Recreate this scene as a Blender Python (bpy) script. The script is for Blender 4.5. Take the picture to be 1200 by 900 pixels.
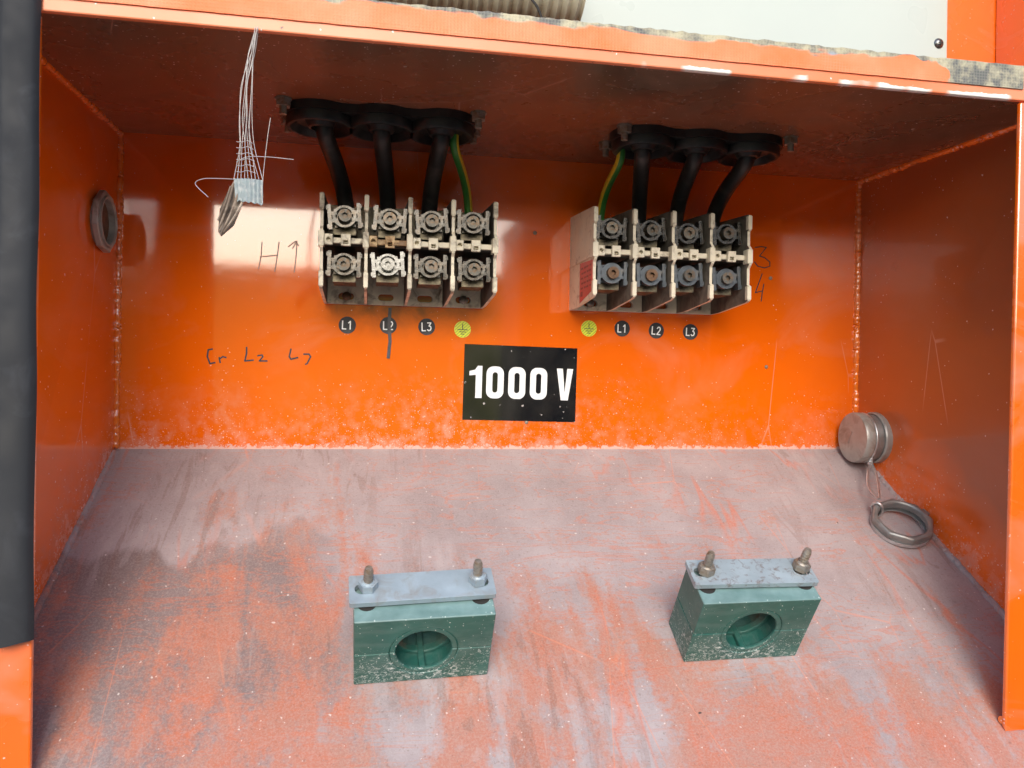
import bpy, bmesh, math, random
from mathutils import Vector, Matrix
R = math.radians
random.seed(7)
scn = bpy.context.scene
for o in list(bpy.data.objects): bpy.data.objects.remove(o)

# ------------------------------------------------------------------ camera
CAM = Vector((-0.1888, -1.0021, 0.0842)); YAW, PITCH, ROLL, F = 0.1787, -0.0007, 0.0154, 928.2
fwd = Vector((math.sin(YAW)*math.cos(PITCH), math.cos(YAW)*math.cos(PITCH), math.sin(PITCH)))
rgt = Vector((math.cos(YAW), -math.sin(YAW), 0)); upv = rgt.cross(fwd)
r2 = math.cos(ROLL)*rgt + math.sin(ROLL)*upv; u2 = -math.sin(ROLL)*rgt + math.cos(ROLL)*upv
cd = bpy.data.cameras.new('camera'); cam = bpy.data.objects.new('camera', cd); scn.collection.objects.link(cam)
cam.matrix_world = Matrix(((r2.x, u2.x, -fwd.x, CAM.x), (r2.y, u2.y, -fwd.y, CAM.y), (r2.z, u2.z, -fwd.z, CAM.z), (0, 0, 0, 1)))
cd.sensor_width = 36; cd.lens = 36*F/1200; cd.clip_start = .01; cd.clip_end = 2000
scn.camera = cam
# ------------------------------------------------------------------ sky, sun, exposure
SUN_EL, SUN_AZ = 28, 188           # azimuth: clockwise from +Y (180 = from behind the camera)
w = bpy.data.worlds.new('World'); scn.world = w; w.use_nodes = True
wn = w.node_tree.nodes; sky = wn.new('ShaderNodeTexSky'); sky.sky_type = 'NISHITA'; sky.sun_disc = False
sky.sun_elevation = R(SUN_EL); sky.sun_rotation = R(SUN_AZ); sky.air_density = 1.0; sky.dust_density = 2.0; sky.ozone_density = 1.0
w.node_tree.links.new(sky.outputs[0], wn['Background'].inputs[0]); wn['Background'].inputs[1].default_value = 0.15
ld = bpy.data.lights.new('sun', 'SUN'); ld.energy = 0.9; ld.angle = R(30); ld.color = (1, .97, .93)
sun = bpy.data.objects.new('sun', ld); scn.collection.objects.link(sun)
sd = Vector((math.sin(R(SUN_AZ))*math.cos(R(SUN_EL)), math.cos(R(SUN_AZ))*math.cos(R(SUN_EL)), math.sin(R(SUN_EL))))
sun.rotation_euler = sd.to_track_quat('Z', 'Y').to_euler()
vs = scn.view_settings; vs.view_transform = 'Standard'; vs.look = 'None'; vs.gamma = 1; vs.use_curve_mapping = False
vs.exposure = 1.05
scn.render.engine = 'CYCLES'; scn.cycles.max_bounces = 7; scn.cycles.diffuse_bounces = 5; scn.cycles.glossy_bounces = 3

# ------------------------------------------------------------------ dimensions of the place (metres)
# back panel is the plane Y=0, the floor rises towards it, the ceiling is level; camera side is -Y
SL = 0.657; TH = math.atan(SL)                     # floor slope
XL, XR, ZC, YF = -0.4825, 0.4800, 0.3735, -0.341   # side panels, ceiling, front of the opening
N_FLOOR = Vector((0, -math.sin(TH), math.cos(TH)))
def ray(x, y): return fwd + (x-600)/F*r2 - (y-450)/F*u2
def hit(x, y, P, n):                               # survey: sight line from the camera station onto a real plane
    d = ray(x, y); n = Vector(n); return CAM + d*((Vector(P)-CAM).dot(n)/d.dot(n))
def wall(x, y, Y=0.0): return hit(x, y, (0, Y, 0), (0, 1, 0))
def floor_pt(x, y): return hit(x, y, (0, 0, 0), (0, -SL, 1))

# ------------------------------------------------------------------ mesh helpers
class MB:
    def __init__(s): s.v = []; s.f = []; s.m = []
    def add(s, vs, fs, mi=0, mat=None):
        n = len(s.v); s.v += [tuple(mat @ Vector(v)) if mat else tuple(v) for v in vs]
        s.f += [tuple(i+n for i in f) for f in fs]; s.m += [mi]*len(fs); return s
    def box(s, a, b, mi=0, mat=None):
        x0, y0, z0 = a; x1, y1, z1 = b
        return s.add([(x0,y0,z0),(x1,y0,z0),(x1,y1,z0),(x0,y1,z0),(x0,y0,z1),(x1,y0,z1),(x1,y1,z1),(x0,y1,z1)],
                     [(0,3,2,1),(4,5,6,7),(0,1,5,4),(1,2,6,5),(2,3,7,6),(3,0,4,7)], mi, mat)
    def hexa(s, p, mi=0):                          # 8 corner points, bottom loop then top loop
        return s.add(p, [(0,3,2,1),(4,5,6,7),(0,1,5,4),(1,2,6,5),(2,3,7,6),(3,0,4,7)], mi)
    def prism(s, poly, y0, y1, mi=0, mat=None):    # convex or fan-safe outline in XZ, extruded in Y
        n = len(poly); vs = [(x, y0, z) for x, z in poly]+[(x, y1, z) for x, z in poly]
        fs = [tuple(range(n)), tuple(range(2*n-1, n-1, -1))]+[((i+1) % n, i, i+n, (i+1) % n+n) for i in range(n)]
        return s.add(vs, fs, mi, mat)
    def plate(s, outer, holes, y0, y1, mi=0, mat=None):   # outline with holes in XZ, thickness y0..y1
        bm = bmesh.new(); loops = []
        for lp in [outer]+holes:
            vv = [bm.verts.new((x, 0, z)) for x, z in lp]; loops.append(vv)
            for i in range(len(vv)): bm.edges.new((vv[i], vv[(i+1) % len(vv)]))
        bmesh.ops.triangle_fill(bm, edges=bm.edges[:], use_beauty=True)
        bm.verts.index_update(); vv = [v.co.copy() for v in bm.verts]; n = len(vv)
        tri = [tuple(v.index for v in f.verts) for f in bm.faces]
        fs = []
        for t in tri:
            nz = (vv[t[1]]-vv[t[0]]).cross(vv[t[2]]-vv[t[0]]).y
            a = t if nz < 0 else t[::-1]
            fs += [a, tuple(i+n for i in a[::-1])]
        for lp in loops:
            k = len(lp)
            for i in range(k):
                a, b = lp[i].index, lp[(i+1) % k].index; fs.append((a, b, b+n, a+n))
        bm.free()
        return s.add([(v.x, y0, v.z) for v in vv]+[(v.x, y1, v.z) for v in vv], fs, mi, mat)
    def lathe(s, prof, seg=24, mi=0, mat=None, close=False):    # profile of (radius, height) about Z
        vs = []; fs = []; n = len(prof)
        for k in range(seg):
            a = 2*math.pi*k/seg
            vs += [(r*math.cos(a), r*math.sin(a), h) for r, h in prof]
        for k in range(seg):
            k2 = (k+1) % seg
            for i in range(n if close else n-1):
                j = (i+1) % n; fs.append((k*n+i, k2*n+i, k2*n+j, k*n+j))
        return s.add(vs, fs, mi, mat)
    def tube(s, pts, rad, seg=10, mi=0, caps=True):
        pts = [Vector(p) for p in pts]; n = len(pts); vs = []; fs = []; prev = None
        for i, p in enumerate(pts):
            t = (pts[min(i+1, n-1)]-pts[max(i-1, 0)]).normalized()
            if prev is None: prev = t.orthogonal().normalized()
            a = (prev-t*prev.dot(t)).normalized(); b = t.cross(a); prev = a
            r = rad(i/(n-1)) if callable(rad) else rad
            vs += [p+a*r*math.cos(2*math.pi*k/seg)+b*r*math.sin(2*math.pi*k/seg) for k in range(seg)]
        for i in range(n-1):
            for k in range(seg):
                k2 = (k+1) % seg; fs.append((i*seg+k, i*seg+k2, (i+1)*seg+k2, (i+1)*seg+k))
        if caps: fs += [tuple(range(seg-1, -1, -1)), tuple(range((n-1)*seg, n*seg))]
        return s.add(vs, fs, mi)
    def ribbon(s, pts, w, y0, y1, mi=0, mat=None):        # flat pen stroke in XZ, round-ish joints, thickness y0..y1
        for i in range(len(pts)-1):
            a, b = Vector(pts[i]), Vector(pts[i+1]); d = (b-a).normalized(); q = Vector((-d.y, d.x))*w/2; e = d*w*.28
            dy = .00002*(i % 3)
            s.prism([tuple(a-e+q), tuple(a-e-q), tuple(b+e-q), tuple(b+e+q)], y0-dy, y1-dy, mi, mat)
        return s
    def mesh(s, name, mats, smooth=None):
        me = bpy.data.meshes.new(name); me.from_pydata(s.v, [], s.f); me.update()
        for m in (mats if isinstance(mats, (list, tuple)) else [mats]): me.materials.append(m)
        for p, mi in zip(me.polygons, s.m): p.material_index = mi
        bm = bmesh.new(); bm.from_mesh(me); bmesh.ops.recalc_face_normals(bm, faces=bm.faces); bm.to_mesh(me); bm.free()
        if smooth:
            me.polygons.foreach_set('use_smooth', [True]*len(me.polygons)); me.set_sharp_from_angle(angle=R(smooth))
        return me
    def build(s, name, mats, parent=None, smooth=None, bevel=0, seg=2, loc=None, rot=None):
        o = bpy.data.objects.new(name, s.mesh(name, mats, smooth)); scn.collection.objects.link(o)
        if parent: o.parent = parent
        if loc: o.location = loc
        if rot: o.rotation_euler = rot
        if bevel:
            b = o.modifiers.new('bevel', 'BEVEL'); b.width = bevel; b.segments = seg; b.limit_method = 'ANGLE'; b.angle_limit = R(40)
        return o
def tag(o, label=None, cat=None, group=None, kind=None):
    for k, v in (('label', label), ('category', cat), ('group', group), ('kind', kind)):
        if v: o[k] = v
    return o
def thing(name, label, cat, loc=(0, 0, 0), rot=(0, 0, 0), group=None):
    o = bpy.data.objects.new(name, None); o.empty_display_size = .02; scn.collection.objects.link(o)
    o.location = loc; o.rotation_euler = rot; return tag(o, label, cat, group)
def clone(o, parent=None, **kw):
    c = o.copy(); scn.collection.objects.link(c); c.parent = parent
    for k, v in kw.items(): setattr(c, k, v)
    return c
def ngon(r, n, a0=0, sx=1, cx=0, cz=0): return [(cx+sx*r*math.cos(a0+2*math.pi*i/n), cz+r*math.sin(a0+2*math.pi*i/n)) for i in range(n)]
def slot(w, h, cx, cz, n=8):
    r = h/2; d = w/2-r
    return [(cx+d+r*math.cos(a), cz+r*math.sin(a)) for a in [math.pi*(-.5+i/n) for i in range(n+1)]] + \
           [(cx-d+r*math.cos(a), cz+r*math.sin(a)) for a in [math.pi*(.5+i/n) for i in range(n+1)]]
def bez(p0, p1, p2, p3, n=16):
    out = []
    for i in range(n+1):
        t = i/n; out.append(Vector(p0)*(1-t)**3+3*Vector(p1)*t*(1-t)**2+3*Vector(p2)*t*t*(1-t)+Vector(p3)*t**3)
    return out
def zto(d):  # matrix turning +Z to direction d
    return Vector(d).normalized().to_track_quat('Z', 'Y').to_matrix().to_4x4()
def smooth_path(pts, n=6):    # Catmull-Rom
    P = [Vector(p) for p in pts]; P = [2*P[0]-P[1]]+P+[2*P[-1]-P[-2]]; out = []
    for i in range(1, len(P)-2):
        for k in range(n):
            t = k/n; a, b, c, d = P[i-1:i+3]
            out.append(.5*((2*b)+(c-a)*t+(2*a-5*b+4*c-d)*t*t+(3*b-a-3*c+d)*t**3))
    return out+[P[-2]]

# ------------------------------------------------------------------ material helpers
class NT:
    def __init__(s, name):
        s.m = bpy.data.materials.new(name); s.m.use_nodes = True; s.t = s.m.node_tree; s.n = s.t.nodes
        s.p = s.n['Principled BSDF']; s.c = s.n.new('ShaderNodeTexCoord').outputs['Object']
    def lk(s, a, b): s.t.links.new(a, b)
    def inp(s, sock, v):
        if isinstance(v, bpy.types.NodeSocket): s.lk(v, sock)
        elif isinstance(v, (tuple, list)) and len(v) == 3 and sock.type == 'RGBA': sock.default_value = (*v, 1)
        else: sock.default_value = v
    def map(s, scale=(1,1,1), loc=(0,0,0), rot=(0,0,0), vec=None):
        n = s.n.new('ShaderNodeMapping'); s.lk(vec or s.c, n.inputs[0])
        n.inputs['Location'].default_value = loc; n.inputs['Rotation'].default_value = rot; n.inputs['Scale'].default_value = scale
        return n.outputs[0]
    def noise(s, scale, detail=4, rough=.55, dist=0, vec=None):
        n = s.n.new('ShaderNodeTexNoise'); s.lk(vec or s.c, n.inputs['Vector'])
        n.inputs['Scale'].default_value = scale; n.inputs['Detail'].default_value = min(detail, 4) if detail < 7 else 5
        n.inputs['Roughness'].default_value = rough; n.inputs['Distortion'].default_value = dist
        return n.outputs['Fac']
    def vor(s, scale, vec=None, feature='F1', rnd=1):
        n = s.n.new('ShaderNodeTexVoronoi'); n.feature = feature; s.lk(vec or s.c, n.inputs['Vector']); n.inputs['Scale'].default_value = scale
        n.inputs['Randomness'].default_value = rnd
        return n
    def mth(s, op, a, b=0.0, c=0.0):
        n = s.n.new('ShaderNodeMath'); n.operation = op
        for i, v in enumerate((a, b, c)): s.inp(n.inputs[i], v)
        return n.outputs[0]
    def rng(s, v, a, b, c=0., d=1.):
        n = s.n.new('ShaderNodeMapRange'); s.inp(n.inputs[0], v)
        for i, q in enumerate((a, b, c, d)): s.inp(n.inputs[i+1], q)
        return n.outputs[0]
    def mix(s, f, a, b):
        n = s.n.new('ShaderNodeMix'); n.data_type = 'RGBA'; s.inp(n.inputs[0], f); s.inp(n.inputs[6], a); s.inp(n.inputs[7], b)
        return n.outputs[2]
    def xyz(s, vec=None):
        n = s.n.new('ShaderNodeSeparateXYZ'); s.lk(vec or s.c, n.inputs[0]); return n.outputs
    def specks(s, scale, density, size=.28, vec=None):   # density: share of cells holding a speck
        w_ = s.n.new('ShaderNodeVectorMath'); w_.operation = 'MULTIPLY_ADD'; nn = s.n.new('ShaderNodeTexNoise'); s.lk(vec or s.c, nn.inputs['Vector']); nn.inputs['Scale'].default_value = scale*1.7; nn.inputs['Detail'].default_value = 0
        s.lk(nn.outputs['Color'], w_.inputs[0]); w_.inputs[1].default_value = (.55/scale,)*3; s.lk(vec or s.c, w_.inputs[2])
        v = s.vor(scale, w_.outputs[0]); sep = s.n.new('ShaderNodeSeparateColor'); s.lk(v.outputs['Color'], sep.inputs[0])
        on = s.mth('LESS_THAN', sep.outputs[0], density)
        r = s.mth('MULTIPLY', s.mth('ADD', sep.outputs[1], .25), size)
        return s.mth('MULTIPLY', on, s.rng(v.outputs['Distance'], r, s.mth('MULTIPLY', r, .6), 0, 1))
    def bump(s, h, strength=.2, dist=.001):
        n = s.n.new('ShaderNodeBump'); n.inputs['Strength'].default_value = strength; n.inputs['Distance'].default_value = dist
        s.inp(n.inputs['Height'], h); s.lk(n.outputs[0], s.p.inputs['Normal']); return n
    def done(s, col, rough=.5, metal=0., spec=.5, coat=0.):
        s.inp(s.p.inputs['Base Color'], col); s.inp(s.p.inputs['Roughness'], rough); s.inp(s.p.inputs['Metallic'], metal)
        s.inp(s.p.inputs['Specular IOR Level'], spec); s.inp(s.p.inputs['Coat Weight'], coat); s.p.inputs['Coat Roughness'].default_value = .05; s.p.inputs['Coat IOR'].default_value = 1.7
        return s.m
def simple(name, col, rough=.5, metal=0, var=.25, scale=60, grime=None, gamt=.4, gscale=25, bump=.15, bscale=200, spec=.5):
    t = NT(name); n = t.noise(scale, 5)
    c = t.mix(t.rng(n, .3, .7), tuple(x*(1-var) for x in col), tuple(min(1, x*(1+var)) for x in col))
    if grime: c = t.mix(t.rng(t.noise(gscale, 6, .6, .6), .62-gamt*.5, .8-gamt*.35), c, grime)
    if bump: t.bump(t.noise(bscale, 3), bump)
    return t.done(c, t.rng(t.noise(scale*2, 3), .3, .7, rough*.8, min(1, rough*1.2)), metal, spec)

ORANGE = (.80, .132, .003)
def orange_paint(name, dust_axis=None, veil=.06, speck=.012, dust=(.62, .42, .36), rough=.09, grime=0., coat=1.0, base=ORANGE, foot_glow=False):
    t = NT(name); x, y, z = t.xyz()
    c = t.mix(t.rng(t.noise(7, 4), .3, .7), tuple(b*.93 for b in base), tuple(min(1, b*1.07) for b in base))
    # dusty veil in smears
    sm = t.rng(t.noise(6, 6, .6, 1.2, t.map((1, 1, 1.6), rot=(0, .5, 0))), .52, .78, 0, veil*2.2)
    c = t.mix(sm, c, dust)
    dens = speck; haze = 0.
    if dust_axis == 'back':
        h = t.rng(t.mth('ADD', z, t.rng(t.noise(9, 3), .3, .7, -.03, .03)), .0, .12, 1, 0); h2 = t.mth('POWER', h, 2.2)
        left = t.rng(x, .1, .3, 1, .35)
        h2 = t.mth('MULTIPLY', h2, left)
        dens = t.mth('ADD', t.mth('MULTIPLY', h2, .5), speck)
        edge = t.rng(t.mth('ADD', z, t.rng(t.noise(120, 4, .7), .3, .7, -.006, .005)), .001, .004, 1, 0)
        haze = t.mth('MAXIMUM', t.mth('MULTIPLY', t.mth('MULTIPLY', h2, .5), t.rng(t.noise(60, 5, .7), .45, .7)), t.mth('MULTIPLY', edge, .75))
        c = t.mix(haze, c, (.70, .52, .47))
        # soot thrown onto the paint round the foot of the left terminal block
        so = t.mth('MULTIPLY', t.rng(t.mth('ABSOLUTE', t.mth('ADD', x, .15)), .03, .13, 1, 0), t.rng(t.mth('ABSOLUTE', t.mth('SUBTRACT', z, .176)), .0, .042, 1, 0))
        c = t.mix(t.mth('MULTIPLY', so, t.rng(t.noise(28, 5, .65, .6), .35, .65, .15, .75)), c, (.10, .035, .02))
    if dust_axis == 'side':   # height above the sloping floor
        hh = t.mth('SUBTRACT', z, t.mth('MULTIPLY', y, SL))
        h2 = t.mth('POWER', t.rng(t.mth('ADD', hh, t.rng(t.noise(14, 3), .3, .7, -.03, .03)), 0, .10, 1, 0), 2.)
        dens = t.mth('ADD', t.mth('MULTIPLY', h2, .35), speck)
        haze = t.mth('MULTIPLY', h2, t.rng(t.noise(70, 5, .7), .4, .75, 0, .6)); c = t.mix(haze, c, (.62, .45, .42))
    gk = t.rng(t.mth('ADD', hh, t.rng(t.noise(7, 3), .3, .7, -.03, .03)), .03, .11) if foot_glow else 1.0  # grime thinned near the floor to paint in the reflected orange band
    if grime: c = t.mix(t.mth('MULTIPLY', gk, t.rng(t.mth('ADD', t.noise(2.2, 3, .5, .2), t.rng(y, -.34, .0, .22, -.16)), .30, .68, .62*grime, grime)), c, (.105, .074, .050))  # brown grime, thinner towards the back to paint in the back panel's reflection
    sp = t.specks(200, t.mth('MULTIPLY', dens, .6), .26); sp2 = t.specks(480, dens, .40)
    spk = t.mth('MAXIMUM', sp, t.mth('MULTIPLY', sp2, .8)); c = t.mix(t.mth('MULTIPLY', spk, .85), c, (.78, .66, .60))
    dk = t.specks(55, .012, .10); c = t.mix(dk, c, (.03, .02, .015))
    # hairline scratches
    sc = t.vor(9, t.map((1.0, 1, .25), rot=(.3, .9, .4)), 'DISTANCE_TO_EDGE').outputs[0]
    scm = t.mth('MULTIPLY', t.rng(sc, .006, .002, 0, .35), t.rng(t.noise(5, 2), .58, .64)); c = t.mix(scm, c, (.75, .45, .36))
    ro = t.mth('ADD', t.rng(t.noise(12, 5), .3, .7, rough*.8, rough*1.3), t.mth('ADD', t.mth('MULTIPLY', haze, .5), t.mth('ADD', t.mth('MULTIPLY', spk, .4), t.mth('MULTIPLY', sm, .6))))
    t.bump(t.noise(34, 3), .085, .002)
    return t.done(c, ro, 0, .5, coat)
M = {}
M['back'] = orange_paint('orange_paint_back', 'back', rough=.08)
M['back'].node_tree.nodes['Principled BSDF'].inputs['Coat IOR'].default_value = 1.78
M['side'] = orange_paint('orange_paint_side', 'side', veil=.05, rough=.16, coat=.5)
M['side_r'] = orange_paint('orange_paint_dulled_side', 'side', veil=.05, rough=.2, grime=.66, coat=.3, foot_glow=True)
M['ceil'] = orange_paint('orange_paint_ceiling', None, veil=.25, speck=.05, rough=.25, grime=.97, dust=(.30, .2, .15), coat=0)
M['orange'] = orange_paint('orange_paint_frame', None, veil=.15, speck=.03, rough=.25)
M['weld'] = orange_paint('orange_paint_weld', None, veil=.12, speck=.10, rough=.12, base=(.82, .17, .01), coat=1)

def floor_mat():
    t = NT('dusty_worn_floor_paint'); x, y, z = t.xyz()
    v = t.mth('MULTIPLY', y, -1/math.cos(TH))                      # metres down the slope
    warm = t.n.new('ShaderNodeCombineXYZ'); t.lk(x, warm.inputs[0]); t.lk(v, warm.inputs[1]); P = warm.outputs[0]
    big = t.noise(4.2, 8, .62, .9, t.map((1, .8, 1), (3, 1, 0), vec=P))
    run = t.noise(5, 6, .6, 1.1, t.map((4.2, .75, 1), (1, 5, 0), rot=(0, 0, .12), vec=P))    # runs and wipes down the slope
    swirl = t.noise(6, 7, .65, 2.6, t.map((1, 1, 1), (9, 2, 0), vec=P))
    wear = t.mth('ADD', t.mth('ADD', t.mth('MULTIPLY', big, .55), t.mth('MULTIPLY', run, .55)), t.mth('MULTIPLY', swirl, .4))
    grad = t.rng(v, .0, .42, -.16, .10)
    side = t.rng(x, .05, .40, .0, -.05)
    wear = t.mth('ADD', t.mth('ADD', wear, grad), side)
    m = t.rng(t.mth('ADD', wear, t.rng(t.noise(220, 3, .7), .3, .7, -.06, .06)), .735, .87)
    dust = t.mix(t.rng(t.noise(14, 6, .6), .3, .7), (.29, .235, .235), (.40, .338, .34))
    # darker patch along the left front with a scalloped rim
    rim = t.mth('ADD', t.mth('MULTIPLY', v, 1.0), t.rng(t.noise(9, 3, .5, 0, t.map((1, .15, 1), vec=P)), .3, .7, -.05, .05))
    dark_left = t.mth('MULTIPLY', t.rng(rim, .165, .175), t.rng(t.mth('ADD', x, t.rng(t.noise(6, 5), .3, .7, -.12, .12)), -.34, -.20, 1, 0))
    dust = t.mix(t.mth('MULTIPLY', dark_left, .7), dust, (.15, .10, .09))
    paint = t.mix(t.rng(t.noise(18, 6, .65), .3, .7), (.50, .150, .078), (.40, .205, .15))
    c = t.mix(t.mth('MULTIPLY', m, .88), dust, paint)
    streak = t.mth('MULTIPLY', t.rng(t.mth('ABSOLUTE', t.mth('SUBTRACT', t.noise(2.6, 5, .55, .7, t.map((2.2, .55, 1), (4, 7, 0), vec=P)), .5)), .012, .0, 0, .6), t.rng(t.noise(5, 3), .45, .6))
    c = t.mix(streak, c, (.58, .15, .07))
    # wiped and dragged marks: fine bent lines, pale and dark
    drag = t.noise(7, 4, .6, 1.6, t.map((5.5, .9, 1), (2, 3, 0), rot=(0, 0, .35), vec=P)); zone = t.rng(t.noise(4.5, 3, .5, .5, t.map((1, 1, 1), (5, 5, 5), vec=P)), .46, .58)
    c = t.mix(t.mth('MULTIPLY', zone, t.rng(drag, .56, .62, 0, .28)), c, (.47, .40, .39))
    c = t.mix(t.mth('MULTIPLY', zone, t.rng(drag, .44, .39, 0, .40)), c, (.20, .115, .09))
    drag2 = t.noise(5, 4, .6, 2.2, t.map((1.2, 6, 1), (8, 1, 0), rot=(0, 0, -.5), vec=P))
    c = t.mix(t.mth('MULTIPLY', t.rng(zone, 1, 0), t.rng(t.mth('ABSOLUTE', t.mth('SUBTRACT', drag2, .5)), .022, .004, 0, .45)), c, (.52, .15, .075))
    grit = t.noise(520, 2, .8); c = t.mix(t.rng(grit, .44, .64, 0, .26), c, (.50, .43, .41))
    c = t.mix(t.rng(t.noise(300, 2, .8), .60, .72, 0, .45), c, (.16, .10, .085))
    c = t.mix(t.mth('MULTIPLY', t.specks(300, t.rng(v, 0, .4, .02, .07), .28), .6), c, (.80, .74, .70))
    c = t.mix(t.mth('MULTIPLY', t.specks(150, .025, .20), .6), c, (.74, .68, .65))
    c = t.mix(t.specks(60, .02, .10), c, (.05, .045, .045))
    sc = t.vor(13, t.map((1, .35, 1), rot=(0, 0, .7), vec=P), 'DISTANCE_TO_EDGE').outputs[0]
    c = t.mix(t.mth('MULTIPLY', t.rng(sc, .008, .002, 0, .35), t.rng(t.noise(7, 3), .5, .6)), c, (.74, .25, .13))
    t.bump(grit, .25, .0006)
    return t.done(c, t.rng(m, 0, 1, .50, .34), 0, .5)
M['floor'] = floor_mat()

def lip_mat():
    t = NT('orange_lip_chipped_edge'); x, y, z = t.xyz()
    c = t.mix(t.rng(t.noise(9, 5), .3, .7), (.78, .20, .07), (.82, .28, .15))
    e = t.mth('ADD', z, t.rng(t.noise(26, 5, .65), .35, .7, .0, -.0042))
    chip = t.mth('MULTIPLY', t.rng(e, .3655, .3650), t.rng(t.noise(8, 3, .5, 0, t.map((1, .2, .2))), .57, .59))
    c = t.mix(chip, c, (.80, .78, .74))
    c = t.mix(t.specks(260, .05, .3), c, (.8, .7, .66)); c = t.mix(t.specks(150, .03, .2), c, (.08, .05, .04))
    t.bump(t.noise(90, 4), .15)
    return t.done(c, .4)
M['lip'] = lip_mat()
def gasket_mat():
    t = NT('painted_mesh_gasket_tape'); x, y, z = t.xyz()
    wx = t.mth('SINE', t.mth('MULTIPLY', x, 2*math.pi/.0029)); wz = t.mth('SINE', t.mth('MULTIPLY', z, 2*math.pi/.0027))
    weave = t.mth('MAXIMUM', wx, wz)
    c = t.mix(t.rng(t.noise(12, 6, .65), .35, .65), (.80, .17, .04), (.80, .27, .13))
    c = t.mix(t.rng(t.mth('MULTIPLY', weave, t.rng(t.noise(16, 3), .35, .6)), .75, .98, 0, .16), c, (.85, .52, .40))
    # torn adhesive along the upper edge and at the right end
    u = t.mth('ADD', t.rng(z, .379, .398), t.rng(t.noise(7, 6, .65, .4, t.map((1, 1, 2.2))), .3, .7, -.55, .45))
    u = t.mth('ADD', u, t.rng(t.mth('ADD', x, t.rng(t.noise(20, 4), .3, .7, -.03, .03)), .305, .33, 0, 1))
    rm = t.rng(u, .52, .64)
    resid = t.mix(t.rng(t.noise(45, 5, .7), .4, .6), (.10, .105, .10), (.46, .42, .28))
    resid = t.mix(t.rng(t.noise(20, 3), .66, .74), resid, (.28, .34, .42))
    resid = t.mix(t.rng(weave, .6, .98, 0, .18), resid, (.55, .52, .42))
    c = t.mix(rm, c, resid)
    t.bump(t.mth('ADD', weave, t.mth('MULTIPLY', t.noise(60, 4), 4.)), .22, .0006)
    return t.done(c, .55)
M['gasket'] = gasket_mat()
M['white'] = simple('white_sheet_paint', (.46, .515, .475), .3, var=.03, scale=5, bump=.03, bscale=30)
M['rubber'] = simple('black_seal_rubber', (.015, .017, .021), .7, var=.2, scale=12, grime=(.03, .033, .04), gamt=.1, gscale=30, bump=.1, bscale=60)
M['grommet'] = simple('black_moulded_rubber', (.012, .012, .012), .42, var=.3, scale=40, grime=(.05, .045, .04), gamt=.2, bump=.1)
M['cable'] = simple('black_cable_sheath', (.013, .013, .013), .45, var=.3, scale=80, grime=(.06, .05, .045), gamt=.15, bump=.08, bscale=120)
def earth_mat2():
    t = NT('green_yellow_wire'); u = t.xyz(t.n['Texture Coordinate'].outputs['UV'])[0]
    m = t.mth('GREATER_THAN', t.mth('SINE', t.mth('MULTIPLY', u, 2*math.pi)), .0)
    c = t.mix(m, (.035, .19, .03), (.68, .46, .02)); c = t.mix(t.rng(t.noise(60, 4), .5, .8, 0, .4), c, (.1, .08, .04))
    return t.done(c, .4)
M['earth'] = earth_mat2()
M['cream'] = simple('cream_moulded_plastic', (.66, .60, .47), .5, var=.1, scale=40, grime=(.26, .20, .13), gamt=.12, gscale=70)
M['cream_dirty'] = simple('sooty_cream_plastic', (.64, .59, .46), .55, var=.15, scale=50, grime=(.12, .09, .06), gamt=.22, gscale=60)
M['cream_burnt'] = simple('heat_browned_plastic', (.58, .42, .22), .55, var=.25, scale=50, grime=(.18, .09, .03), gamt=.45, gscale=70)
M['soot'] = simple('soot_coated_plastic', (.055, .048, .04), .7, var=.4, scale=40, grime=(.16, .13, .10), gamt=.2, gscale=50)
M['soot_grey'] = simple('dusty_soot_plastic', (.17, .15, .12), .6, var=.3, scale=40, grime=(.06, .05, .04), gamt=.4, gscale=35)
M['steel'] = simple('dull_zinc_steel', (.085, .083, .077), .28, .8, var=.6, scale=120, grime=(.12, .10, .08), gamt=.35, gscale=150)
M['steel_bright'] = simple('clean_bright_steel', (.20, .20, .195), .26, .85, var=.1, scale=120)
M['steel_blue'] = simple('blue_grey_zinc_steel', (.10, .115, .13), .40, .6, var=.15, scale=120, grime=(.16, .15, .14), gamt=.25, gscale=120)
M['screw'] = simple('steel_screw', (.13, .125, .11), .4, .6, var=.2, scale=150, grime=(.17, .10, .05), gamt=.35, gscale=120)
M['rusty'] = simple('rusty_screw_steel', (.16, .09, .05), .55, .4, var=.35, scale=150)
M['brass'] = simple('tarnished_brass_block', (.17, .145, .095), .45, .6, var=.3, scale=120, grime=(.05, .04, .03), gamt=.5, gscale=120)
M['dark'] = simple('dark_recess', (.02, .018, .016), .7, var=.3)
M['galv'] = simple('galvanised_steel', (.33, .41, .47), .42, .25, var=.14, scale=35, grime=(.30, .31, .31), gamt=.25, gscale=60, bump=.2, bscale=220)
M['galv_rust'] = simple('galvanised_steel_with_rust', (.34, .41, .45), .45, .25, var=.14, scale=35, grime=(.20, .15, .13), gamt=.20, gscale=170, bump=.25, bscale=220)
M['stud'] = simple('weathered_stud_steel', (.34, .31, .27), .5, .6, var=.25, scale=120, grime=(.24, .16, .09), gamt=.35, gscale=120)
M['fitting'] = simple('grey_pipe_steel', (.36, .345, .32), .42, .25, var=.18, scale=35, grime=(.22, .18, .15), gamt=.3, gscale=40)
M['cast'] = simple('dark_cast_ring_steel', (.25, .25, .245), .4, .45, var=.25, scale=60, grime=(.25, .22, .19), gamt=.2, gscale=80)
M['wire'] = simple('galvanised_tie_wire', (.6, .6, .6), .35, .8, var=.15, scale=100)
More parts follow.
